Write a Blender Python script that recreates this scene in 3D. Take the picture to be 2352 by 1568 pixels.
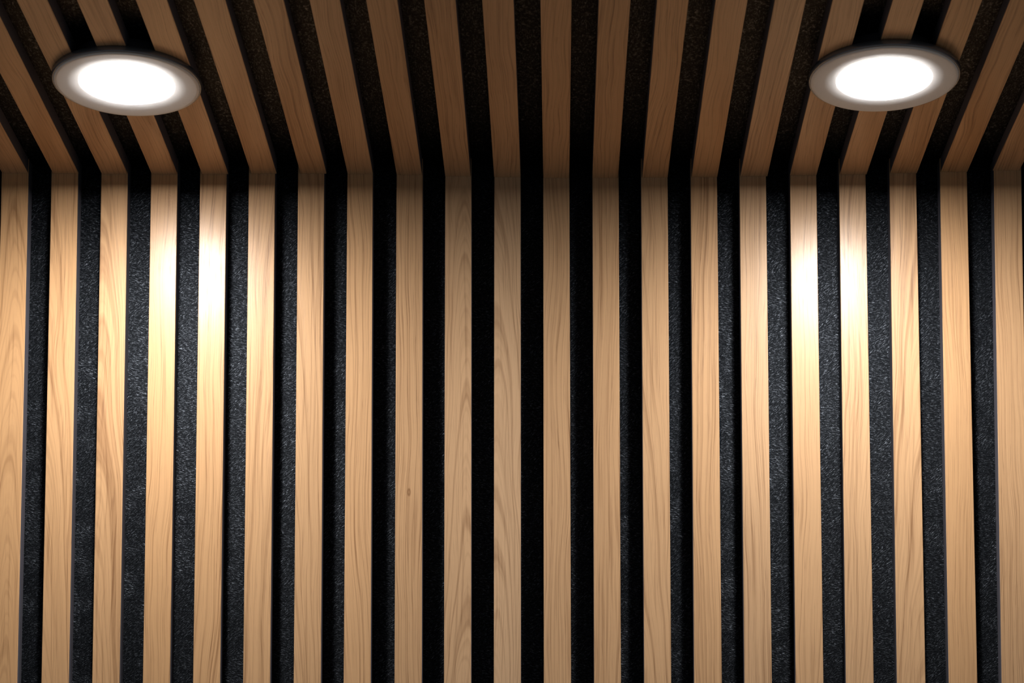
import bpy, bmesh, math, random
from mathutils import Vector, Matrix

for o in list(bpy.data.objects):
    bpy.data.objects.remove(o, do_unlink=True)
scene = bpy.context.scene
COL = scene.collection

# ------------------------------------------------------------------ camera
CEIL = 2.40                                   # underside of the ceiling slats, metres
F_PX, PP_X, PP_Y = 5402.5, 1274.4, 2057.6     # focal length / principal point in photo pixels (perspective-corrected photo)
PITCH, YAW, ROLL = math.radians(5.518), math.radians(-0.011), math.radians(-0.023)
CAM_POS = Vector((0.01812, -1.848, CEIL - 0.7677))
fw = Vector((math.sin(YAW) * math.cos(PITCH), math.cos(YAW) * math.cos(PITCH), math.sin(PITCH)))
rt = Vector((math.cos(YAW), -math.sin(YAW), 0))
up = rt.cross(fw)
rt, up = (math.cos(ROLL) * rt + math.sin(ROLL) * up, -math.sin(ROLL) * rt + math.cos(ROLL) * up)
cam_data = bpy.data.cameras.new('camera')
cam = bpy.data.objects.new('camera', cam_data)
COL.objects.link(cam)
m = Matrix((rt, up, -fw)).transposed().to_4x4()
m.translation = CAM_POS
cam.matrix_world = m
cam_data.sensor_fit = 'HORIZONTAL'
cam_data.sensor_width = 36.0
cam_data.lens = F_PX / 2352 * 36
cam_data.shift_x = (1176 - PP_X) / 2352
cam_data.shift_y = (PP_Y - 784) / 2352
cam_data.clip_start = 0.02
cam_data.dof.use_dof = True
cam_data.dof.focus_distance = 1.87
cam_data.dof.aperture_fstop = 16
scene.camera = cam

# ------------------------------------------------------------------ world, exposure
world = bpy.data.worlds.new('room_ambient')
scene.world = world
world.use_nodes = True
bg = world.node_tree.nodes['Background']
bg.inputs[0].default_value = (0.86, 0.94, 1.0, 1)
bg.inputs[1].default_value = 0.10
vs = scene.view_settings
vs.view_transform = 'Standard'
vs.look = 'None'
vs.gamma = 1.0
vs.use_curve_mapping = False
vs.exposure = 0.0
LAMP_STRENGTH = 100.0       # diffuser emission
FILL_POWER = 4.8           # watts of the unseen fill spot added under each diffuser

# ------------------------------------------------------------------ node helpers
def new_mat(name):
    mt = bpy.data.materials.new(name)
    mt.use_nodes = True
    nt = mt.node_tree
    return mt, nt, nt.nodes['Principled BSDF']

class NT:
    def __init__(s, nt): s.nt = nt
    def put(s, sock, v):
        if hasattr(v, 'is_output'): s.nt.links.new(v, sock)
        else: sock.default_value = v
    def math(s, op, a, b=0.0, c=0.0, clamp=False):
        n = s.nt.nodes.new('ShaderNodeMath'); n.operation = op; n.use_clamp = clamp
        s.put(n.inputs[0], a); s.put(n.inputs[1], b); s.put(n.inputs[2], c)
        return n.outputs[0]
    def comb(s, x, y, z):
        n = s.nt.nodes.new('ShaderNodeCombineXYZ')
        s.put(n.inputs[0], x); s.put(n.inputs[1], y); s.put(n.inputs[2], z)
        return n.outputs[0]
    def noise(s, vec, scale=1.0, detail=2.0, rough=0.5):
        n = s.nt.nodes.new('ShaderNodeTexNoise')
        s.put(n.inputs['Vector'], vec)
        n.inputs['Scale'].default_value = scale
        n.inputs['Detail'].default_value = detail
        n.inputs['Roughness'].default_value = rough
        return n.outputs['Fac']
    def ramp(s, fac, a, b, lo=0.0, hi=1.0):
        n = s.nt.nodes.new('ShaderNodeMapRange'); n.interpolation_type = 'SMOOTHSTEP'
        s.put(n.inputs[0], fac)
        n.inputs[1].default_value = a; n.inputs[2].default_value = b
        n.inputs[3].default_value = lo; n.inputs[4].default_value = hi
        return n.outputs[0]
    def mix(s, fac, a, b):
        n = s.nt.nodes.new('ShaderNodeMix'); n.data_type = 'RGBA'
        s.put(n.inputs[0], fac); s.put(n.inputs[6], a); s.put(n.inputs[7], b)
        return n.outputs[2]
    def attr(s, name):
        n = s.nt.nodes.new('ShaderNodeAttribute'); n.attribute_type = 'OBJECT'; n.attribute_name = name
        return n.outputs['Fac']
    def xyz(s):
        tc = s.nt.nodes.new('ShaderNodeTexCoord'); sp = s.nt.nodes.new('ShaderNodeSeparateXYZ')
        s.nt.links.new(tc.outputs['Object'], sp.inputs[0])
        return tc.outputs['Object'], sp.outputs[0], sp.outputs[1], sp.outputs[2]
    def bump(s, h, strength, dist):
        n = s.nt.nodes.new('ShaderNodeBump')
        n.inputs['Strength'].default_value = strength; n.inputs['Distance'].default_value = dist
        s.put(n.inputs['Height'], h)
        return n.outputs[0]

# ------------------------------------------------------------------ materials
def make_oak():
    """oak veneer: x across the slat, z along it; growth-ring parabolas, pores, tone per slat"""
    mt, nt, b = new_mat('oak_veneer'); T = NT(nt)
    _, X, Y, Z = T.xyz()
    seed, centre, tone, warm, curve = (T.attr(n) for n in ('grain_seed', 'grain_centre', 'grain_tone', 'grain_warmth', 'grain_curve'))
    sz = T.math('ADD', Z, seed)
    wob = T.noise(T.comb(T.math('MULTIPLY', X, 18), seed, T.math('MULTIPLY', sz, 5.0)), 1.0, 2.0)
    wob2 = T.noise(T.comb(T.math('MULTIPLY', X, 160), seed, T.math('MULTIPLY', sz, 16.0)), 1.0, 2.0)
    u = T.math('ADD', T.math('SUBTRACT', X, centre), T.math('MULTIPLY', T.math('SUBTRACT', wob, .5), .022))
    u2 = T.math('MULTIPLY', T.math('MULTIPLY', u, u), curve)
    d = T.math('ADD', sz, u2)
    d = T.math('ADD', d, T.math('MULTIPLY', T.math('SUBTRACT', wob2, .5), .012))
    # growth rings: slow uneven bands + finer ones
    r1 = T.noise(T.comb(T.math('MULTIPLY', d, 20.0), seed, 0.0), 1.0, 2.0, .55)
    r2 = T.noise(T.comb(T.math('MULTIPLY', d, 95.0), seed, 3.0), 1.0, 1.5, .5)
    # pores: short dark dashes following the grain
    lean = T.math('MULTIPLY', T.math('SUBTRACT', wob, .5), .02)
    px = T.math('ADD', X, lean)
    p1 = T.noise(T.comb(T.math('MULTIPLY', px, 1500), seed, T.math('MULTIPLY', sz, 38)), 1.0, 2.0, .6)
    p2 = T.noise(T.comb(T.math('MULTIPLY', px, 620), seed, T.math('MULTIPLY', sz, 9)), 1.0, 2.0, .55)
    pores = T.ramp(p1, .56, .74)
    lines = T.ramp(p2, .50, .72)
    band = T.ramp(r1, .50, .66)
    fine = T.ramp(r2, .45, .70)
    amt = T.math('MULTIPLY', band, .42)
    amt = T.math('ADD', amt, T.math('MULTIPLY', fine, .24))
    amt = T.math('ADD', amt, T.math('MULTIPLY', lines, .42))
    amt = T.math('ADD', amt, T.math('MULTIPLY', pores, T.math('ADD', .28, T.math('MULTIPLY', band, .25))))
    # a small knot where a veneer has one
    kx = T.math('DIVIDE', T.math('SUBTRACT', X, T.attr('knot_x')), .0017)
    kz = T.math('DIVIDE', T.math('SUBTRACT', Z, T.attr('knot_z')), .0040)
    kd = T.math('SQRT', T.math('ADD', T.math('MULTIPLY', kx, kx), T.math('MULTIPLY', kz, kz)))
    kd = T.math('ADD', kd, T.math('MULTIPLY', T.math('SUBTRACT', wob2, .5), .5))
    knot = T.math('SUBTRACT', T.ramp(kd, .55, 1.15, 1.0, 0.0), T.math('MULTIPLY', T.ramp(kd, .2, .7, 1.0, 0.0), .6))
    amt = T.math('ADD', amt, T.math('MULTIPLY', knot, .75), clamp=True)
    light = T.mix(warm, (.640, .425, .258, 1), (.675, .375, .168, 1))
    dark = T.mix(warm, (.300, .170, .090, 1), (.315, .148, .058, 1))
    col = T.mix(amt, light, dark)
    hsv = nt.nodes.new('ShaderNodeHueSaturation')
    nt.links.new(col, hsv.inputs['Color'])
    big = T.noise(T.comb(T.math('MULTIPLY', X, 25), seed, T.math('MULTIPLY', sz, 6)), 1.0, 1.0)
    T.put(hsv.inputs['Value'], T.math('MULTIPLY', tone, T.math('ADD', .93, T.math('MULTIPLY', big, .14))))
    nt.links.new(hsv.outputs[0], b.inputs['Base Color'])
    T.put(b.inputs['Roughness'], T.math('ADD', .32, T.math('MULTIPLY', pores, .14)))
    b.inputs['Specular IOR Level'].default_value = .42
    nt.links.new(T.bump(T.math('ADD', T.math('MULTIPLY', pores, -.6), T.math('MULTIPLY', lines, -.4)), .14, .0002), b.inputs['Normal'])
    return mt

def make_felt():
    mt, nt, b = new_mat('black_felt'); T = NT(nt)
    V, X, Y, Z = T.xyz()
    # world-sized fibres in three directions, mixed by slow noise
    def fib(ax, ay, sx, sy, off):
        a = T.math('ADD', T.math('MULTIPLY', X, ax), T.math('MULTIPLY', Z, ay))
        c = T.math('SUBTRACT', T.math('MULTIPLY', Z, ax), T.math('MULTIPLY', X, ay))
        return T.noise(T.comb(T.math('MULTIPLY', a, sx), T.math('MULTIPLY', c, sy), T.math('ADD', T.math('MULTIPLY', Y, 300), off)), 1.0, 2.0, .6)
    f1 = fib(.97, -.24, 320, 1500, 0.0)
    f2 = fib(.78, .62, 340, 1450, 5.0)
    f3 = T.noise(V, 1050.0, 3.0, .65)
    sel = T.ramp(T.noise(V, 45.0, 2.0), .42, .58)
    n = nt.nodes.new('ShaderNodeMix')
    T.put(n.inputs[0], sel); T.put(n.inputs[2], f1); T.put(n.inputs[3], f2)
    f = T.math('ADD', T.math('MULTIPLY', n.outputs[0], .65), T.math('MULTIPLY', f3, .35))
    patch = T.noise(V, 70.0, 3.0)
    hi = T.ramp(f, .47, .70)
    spark = T.ramp(f, .585, .70)
    amt = T.math('MULTIPLY', hi, T.math('ADD', .2, patch), clamp=True)
    col = T.mix(amt, (.0006, .0009, .0013, 1), (.007, .009, .012, 1))
    col = T.mix(T.math('MULTIPLY', spark, .7), col, (.050, .056, .068, 1))
    nt.links.new(col, b.inputs['Base Color'])
    T.put(b.inputs['Roughness'], T.math('SUBTRACT', .56, T.math('MULTIPLY', hi, .16)))
    T.put(b.inputs['Specular IOR Level'], T.math('ADD', .12, T.math('MULTIPLY', T.math('ADD', hi, spark), .85)))
    b.inputs['Specular Tint'].default_value = (.78, .86, 1.0, 1)
    nt.links.new(T.bump(f, .55, .0012), b.inputs['Normal'])
    return mt

def make_core():
    mt, nt, b = new_mat('black_core'); T = NT(nt)
    V, X, Y, Z = T.xyz()
    g = T.noise(V, 1400.0, 2.0)
    nt.links.new(T.mix(g, (.095, .090, .108, 1), (.125, .118, .138, 1)), b.inputs['Base Color'])
    b.inputs['Roughness'].default_value = .6
    b.inputs['Specular IOR Level'].default_value = .3
    return mt

def make_paint():
    mt, nt, b = new_mat('pale_trim_paint'); T = NT(nt)
    V, *_ = T.xyz()
    g = T.noise(V, 600.0, 2.0)
    nt.links.new(T.mix(g, (.80, .79, .78, 1), (.86, .85, .84, 1)), b.inputs['Base Color'])
    b.inputs['Roughness'].default_value = .6
    b.inputs['Specular IOR Level'].default_value = .3
    return mt

def make_rim():
    mt, nt, b = new_mat('shade_dark_rim'); T = NT(nt)
    V, *_ = T.xyz()
    g = T.noise(V, 500.0, 2.0)
    nt.links.new(T.mix(g, (.22, .23, .25, 1), (.27, .28, .30, 1)), b.inputs['Base Color'])  # dark base colour carries the shade on the trim's outer wall
    b.inputs['Roughness'].default_value = .25
    b.inputs['Metallic'].default_value = .6
    return mt

def make_diffuser():
    mt, nt, b = new_mat('lit_diffuser'); T = NT(nt)
    b.inputs['Base Color'].default_value = (.9, .9, .9, 1)
    b.inputs['Emission Color'].default_value = (1.0, .975, .95, 1)
    b.inputs['Emission Strength'].default_value = LAMP_STRENGTH
    return mt

def make_floor():
    mt, nt, b = new_mat('floor_boards'); T = NT(nt)
    V, X, Y, Z = T.xyz()
    g = T.noise(T.comb(T.math('MULTIPLY', X, 60), T.math('MULTIPLY', Y, 3), 0.0), 1.0, 3.0)
    nt.links.new(T.mix(g, (.36, .24, .15, 1), (.46, .32, .21, 1)), b.inputs['Base Color'])
    b.inputs['Roughness'].default_value = .45
    return mt

OAK, FELT, CORE, PAINT, RIM, LIT, FLOOR = make_oak(), make_felt(), make_core(), make_paint(), make_rim(), make_diffuser(), make_floor()

# ------------------------------------------------------------------ mesh helpers
def link(name, mesh, mat, parent=None, loc=(0, 0, 0), rot=(0, 0, 0)):
    o = bpy.data.objects.new(name, mesh)
    COL.objects.link(o)
    mesh.materials.clear(); mesh.materials.append(mat)
    if parent: o.parent = parent
    o.location = loc; o.rotation_euler = rot
    return o

def prism(xa0, xb0, xa1, xb1, z0, z1, y0, y1, bevel=0.0):
    """bar along z: edges xa/xb at z0 and z1, from y0 (front) to y1 (back); front long edges eased by `bevel`"""
    bm = bmesh.new()
    rings = []
    for (xa, xb, z) in ((xa0, xb0, z0), (xa1, xb1, z1)):
        pts = [(xa, y1), (xa, y0 + bevel), (xa + bevel, y0), (xb - bevel, y0), (xb, y0 + bevel), (xb, y1)] if bevel else \
              [(xa, y1), (xa, y0), (xb, y0), (xb, y1)]
        rings.append([bm.verts.new((x, y, z)) for x, y in pts])
    n = len(rings[0])
    for i in range(n):
        j = (i + 1) % n
        bm.faces.new((rings[0][i], rings[0][j], rings[1][j], rings[1][i]))
    bm.faces.new(rings[0][::-1]); bm.faces.new(rings[1])
    bmesh.ops.recalc_face_normals(bm, faces=bm.faces)
    me = bpy.data.meshes.new('slat'); bm.to_mesh(me); bm.free()
    return me

def lathe(profile, seg=96, closed=False):
    bm = bmesh.new(); rows = []
    for r, z in profile:
        if r == 0: rows.append([bm.verts.new((0, 0, z))])
        else: rows.append([bm.verts.new((r * math.cos(2 * math.pi * i / seg), r * math.sin(2 * math.pi * i / seg), z)) for i in range(seg)])
    pairs = list(zip(rows, rows[1:])) + ([(rows[-1], rows[0])] if closed else [])
    for a, c in pairs:
        for i in range(seg):
            j = (i + 1) % seg
            if len(a) == 1: bm.faces.new((a[0], c[i], c[j]))
            elif len(c) == 1: bm.faces.new((a[i], a[j], c[0]))
            else: bm.faces.new((a[i], a[j], c[j], c[i]))
    bmesh.ops.recalc_face_normals(bm, faces=bm.faces)
    for f in bm.faces: f.smooth = True
    me = bpy.data.meshes.new('lathe'); bm.to_mesh(me); bm.free()
    return me

def box(x0, x1, y0, y1, z0, z1):
    bm = bmesh.new()
    bmesh.ops.create_cube(bm, size=1.0, matrix=Matrix.Translation(((x0 + x1) / 2, (y0 + y1) / 2, (z0 + z1) / 2)) @ Matrix.Diagonal((x1 - x0, y1 - y0, z1 - z0, 1)))
    me = bpy.data.meshes.new('box'); bm.to_mesh(me); bm.free()
    return me

# ------------------------------------------------------------------ slat edges read off the photo (pixels), turned into metres
W480 = [(2.0,63.6),(116.7,177.9),(231.3,292.2),(345.9,406.5),(458.5,519.4),(570.7,631),(684,744.2),(797.4,856),(910.7,970.9),(1022.6,1082.8),(1135.5,1195.7),(1247.8,1308),(1361,1421.2),(1472.9,1533.8),(1586.7,1647.6),(1699.3,1760.2),(1815.3,1876.1),(1928.2,1989.4),(2044.2,2105.7),(2160.5,2222.4),(2284,2347.2)]
W1528 = [(-22.5,40.1),(95.6,158.5),(212.2,274.8),(328.6,390.8),(443.9,505.8),(558.8,620.7),(674.8,737.1),(789.6,851.5),(906.3,968.9),(1019.9,1082.1),(1134.2,1196.4),(1249.1,1311.4),(1364.4,1426),(1479.4,1541.3),(1594.2,1657.4),(1709.5,1772.4),(1827.2,1890.8),(1942.5,2006.1),(2059.8,2125.1),(2178.9,2244.2),(2300.3,2365.5)]
C0 = {2:(36.4,108.2),3:(176.5,246.9),4:(311.9,383.7),5:(445.2,517.7),6:(582.3,651.7),7:(710.9,780.6),8:(841,912.7),9:(974.3,1046.1),10:(1107.6,1179.7),11:(1241.3,1312.7),12:(1375.3,1448.4),13:(1509,1581.9),14:(1643.8,1717.3),15:(1779.9,1851.3),16:(1912.5,1985.3),17:(2051,2122.4),18:(2185.3,2256)}
C300 = [(-51.5,10.2),(69.7,131),(186.4,247.6),(305.4,367.3),(425.9,489.1),(544.2,606.1),(663.3,725.5),(776.5,837.9),(893.3,954.9),(1010,1071.9),(1127.7,1191.6),(1246,1309),(1364.4,1427.4),(1484.2,1546.4),(1603,1666),(1721,1785.7),(1839.4,1903.4),(1959.5,2023.8),(2079.2,2143.1),(2199.3,2262.9),(2322.4,2386.5)]
JOINT = [398,399,400,400,400,399,399,400,402,405,407,409,409,408,407,405,403,401,398,395,392]   # where wall slat meets ceiling slat

def ray(px, py):
    return fw + (px - PP_X) / F_PX * rt - (py - PP_Y) / F_PX * up
def on_wall(px, py):
    d = ray(px, py); return CAM_POS + d * (-CAM_POS.y / d.y)
def on_ceiling(px, py, z):
    d = ray(px, py); return CAM_POS + d * ((z - CAM_POS.z) / d.z)

DEPTH, VENEER = 0.0138, 0.0007
PITCH_X = 0.040
K0, K1 = -7, 28                # slats carry on a little past both sides of the picture
BACK = -2.3                    # the ceiling runs on over the camera

wall_edges, ceil_edges, ceil_z = {}, {}, {}
for k in range(K0, K1):
    if 0 <= k <= 20:
        pa = [on_wall(x, 480) for x in W480[k]]; pb = [on_wall(x, 1528) for x in W1528[k]]
        z1 = CEIL + DEPTH; e = []
        for a, b in zip(pa, pb):
            s = (a.x - b.x) / (a.z - b.z)
            e.append((a.x + s * (0 - a.z) * 1.0, a.x + s * (z1 - a.z)))
        wall_edges[k] = (e[0][0], e[1][0], e[0][1], e[1][1])
        ceil_z[k] = on_wall(sum(W480[k]) / 2, JOINT[k]).z
        c3 = [on_ceiling(x, 300, ceil_z[k]) for x in C300[k]]
        if k in C0:
            c0 = [on_ceiling(x, 1, ceil_z[k]) for x in C0[k]]
        else:
            c0 = [Vector((p.x, p.y - .213, p.z)) for p in c3]
        e = []
        for a, b in zip(c3, c0):
            s = max(-.005, min(.005, (a.x - b.x) / (a.y - b.y)))
            m_x = (a.x + b.x) / 2; m_y = (a.y + b.y) / 2
            e.append((m_x + s * (0 - m_y), m_x + s * (BACK - m_y)))
        ceil_edges[k] = (e[0][0], e[1][0], e[0][1], e[1][1])
for k in range(K0, K1):
    if k < 0: ref, n = 0, k
    elif k > 20: ref, n = 20, k - 20
    else: continue
    c = sum(wall_edges[ref]) / 4 + n * PITCH_X
    wall_edges[k] = (c - .0108, c + .0108) * 2
    c = (ceil_edges[ref][0] + ceil_edges[ref][1]) / 2 + n * PITCH_X
    ceil_edges[k] = (c - .0106, c + .0106) * 2
    ceil_z[k] = ceil_z[ref]

# ------------------------------------------------------------------ setting
XL, XR = wall_edges[K0][0] - .009, wall_edges[K1 - 1][1] + .009
XL = min(XL, ceil_edges[K0][0] - .009); XR = max(XR, ceil_edges[K1 - 1][1] + .009)
FELT_Z = CEIL + DEPTH
wall = link('wall_back', box(XL, XR, DEPTH, DEPTH + .01, 0, FELT_Z + .01), FELT)
wall['kind'] = 'structure'; wall['label'] = 'slatted feature wall with vertical oak slats on black felt'
ceiling = link('ceiling', box(XL, XR, BACK, DEPTH, FELT_Z, FELT_Z + .01), FELT)
ceiling['kind'] = 'structure'; ceiling['label'] = 'slatted ceiling with oak slats on black felt running towards the wall'
floor = link('floor', box(XL - .6, XR + .6, BACK, DEPTH + .01, -.02, 0), FLOOR)
floor['kind'] = 'structure'; floor['label'] = 'plain wooden floor below the slatted wall'

# tone / warmth / grain of the individual veneers, read off the photo for the wall
rnd = random.Random(11)
LOOK = {  # k: (tone, warmth, ring centre across the slat in mm from its middle, ring curvature)
    0: (1.00, .85, 2, 700), 1: (1.03, .75, -16, 420), 2: (1.02, .70, -13, 420), 3: (1.02, .80, 40, 600), 4: (1.03, .75, 34, 500),
    5: (1.02, .65, 20, 450), 6: (.98, .60, -24, 450), 7: (1.04, .65, -38, 600), 8: (.96, .55, 60, 600), 9: (1.00, .35, 1.5, 620),
    10: (1.00, .20, -14, 430), 11: (.97, .50, 44, 600), 12: (.98, .55, 36, 520), 13: (1.00, .50, -20, 450), 14: (1.00, .60, 70, 600),
    15: (.99, .40, -70, 600), 16: (1.02, .55, 30, 480), 17: (1.01, .50, 14, 420), 18: (1.02, .55, 11, 430), 19: (1.00, .75, 55, 600),
    20: (.98, .55, -60, 600)}
def dress(o, k, is_wall):
    if is_wall and k in LOOK: t, w, c, cv = LOOK[k]
    else:
        t, w = rnd.uniform(.95, 1.02), rnd.uniform(.4, .8)
        c, cv = rnd.choice((-1, 1)) * rnd.uniform(32, 80), rnd.uniform(420, 640)
    o['grain_tone'] = float(t); o['grain_warmth'] = float(w)
    o['grain_centre'] = float(c) * .001; o['grain_curve'] = float(cv)
    o['knot_x'], o['knot_z'] = (-.0054, on_wall(923, 1130).z) if (is_wall and k == 8) else (0.0, -9.0)
    o['grain_seed'] = float(k * 7.31 + (0 if is_wall else 331.7))

def slat(k, edges, length, parent, loc, rot, depth, is_wall, cutters=()):
    """black core strip glued to the felt (part) with an oak veneer on its face (sub-part)"""
    xa0, xb0, xa1, xb1 = edges
    mid = loc[0]
    e = (xa0 - mid, xb0 - mid, xa1 - mid, xb1 - mid)
    core = prism(*e, 0, length, VENEER, depth)
    face = prism(*e, 0, length, 0, VENEER, .0003)
    core_o = link('slat', core, CORE, parent, loc, rot)
    face_o = link('oak_veneer', face, OAK, core_o)
    dress(face_o, k, is_wall)
    for c in cutters:
        for o in (core_o, face_o):
            md = o.modifiers.new('hole', 'BOOLEAN'); md.operation = 'DIFFERENCE'; md.solver = 'EXACT'; md.object = c
    return core_o, face_o

# ------------------------------------------------------------------ downlight positions
LIP = .0056
LAMPS = [dict(px=(291.5, 197.5), R=.0545, recess=.0014), dict(px=(2031.0, 185.5), R=.0552, recess=.0009)]   # centre of each ring in the photo
cutters = []
for L in LAMPS:
    p = on_ceiling(*L['px'], CEIL - LIP); L['x'], L['y'] = p.x, p.y
    L['z'] = min(z for k, z in ceil_z.items() if ceil_edges[k][1] > L['x'] - L['R'] and ceil_edges[k][0] < L['x'] + L['R'])
    p = on_ceiling(*L['px'], L['z'] - LIP); L['x'], L['y'] = p.x, p.y
    c = link('hole_cutter', lathe([(0, -.02), (.0425, -.02), (.0425, .03), (0, .03)], 64), CORE, None, (L['x'], L['y'], L['z']))
    cutters.append((c, L))

for k in range(K0, K1):
    e = wall_edges[k]
    slat(k, e, FELT_Z, wall, ((e[0] + e[1]) / 2, 0, 0), (0, 0, 0), DEPTH, True)
to_cut = []
for k in range(K0, K1):
    e = ceil_edges[k]; z = ceil_z[k]
    cs = [c for c, L in cutters if e[1] > L['x'] - .043 and e[0] < L['x'] + .043]
    # rotated so that the veneer faces down and the length runs from the wall back over the room
    to_cut += [o for o in slat(k, e, -BACK, ceiling, ((e[0] + e[1]) / 2, -.0002, z), (math.pi / 2, 0, 0), FELT_Z - z, False, cs) if cs]
bpy.context.view_layer.update()
dg = bpy.context.evaluated_depsgraph_get()
new = [(o, bpy.data.meshes.new_from_object(o.evaluated_get(dg))) for o in to_cut]
for o, me in new:
    mat = o.data.materials[0]
    o.modifiers.clear(); o.data = me
    me.materials.clear(); me.materials.append(mat)
    for p in me.polygons: p.material_index = 0
for c, L in cutters:
    bpy.data.objects.remove(c, do_unlink=True)

# ------------------------------------------------------------------ downlights
def downlight(L):
    root = bpy.data.objects.new('recessed_downlight', None)
    COL.objects.link(root)
    root.location = (L['x'], L['y'], L['z'])
    root.empty_display_size = .03
    root['label'] = 'round lit recessed downlight with a pale trim ring set in the slatted ceiling'
    root['category'] = 'downlight'
    root['group'] = 'downlights in the slatted ceiling'
    R, rec = L['R'], L['recess']
    r_in = .0348
    # pale dished ring: thick outer lip, slope up to the diffuser
    prof = [(R - .0012, -LIP + .0010), (R - .0016, -LIP + .0004), (R - .0024, -LIP), (R - .0036, -LIP + rec * .04),
            (.0440, -LIP + rec * .55), (r_in + .0006, -LIP + rec), (r_in, -LIP + rec + .0003),
            (r_in, -.0004), (R - .0012, -.0004)]
    link('trim_ring', lathe(prof, 128, True), PAINT, root)
    # outer side wall of the trim, its shade painted in as a dark colour
    ob = link('edge_band', lathe([(R - .0011, -.0003), (R - .0011, -LIP + .0009), (R - .0004, -LIP + .0009), (R, -LIP + .0015), (R, -.0003)], 128, True), RIM, root)
    ob['label'] = 'outer edge of the trim ring, painted dark for its shade'
    dz = -LIP + rec + .0003
    di = link('diffuser', lathe([(0, dz - .0001), (r_in * .5, dz - .0001), (r_in - .0003, dz), (r_in - .0003, dz + .0012), (0, dz + .0012)], 128), LIT, root)
    di['label'] = 'glowing white frosted disc'
    link('housing', lathe([(0, dz + .0013), (r_in - .0001, dz + .0013), (r_in - .0001, -.0004), (.0405, -.0004), (.0405, .0125), (0, .0125)], 64), CORE, root)
    # unseen spot added below the disc to brighten the wall further down
    ld = bpy.data.lights.new('added_fill_spot', 'SPOT')
    ld.energy = FILL_POWER; ld.spot_size = math.radians(178); ld.spot_blend = 1.0
    ld.shadow_soft_size = .014; ld.color = (1.0, .975, .95)
    lo = bpy.data.objects.new('fill_spot', ld); COL.objects.link(lo)
    lo.parent = root; lo.location = (0, 0, -LIP - .0145)
    return root
for L in LAMPS:
    downlight(L)
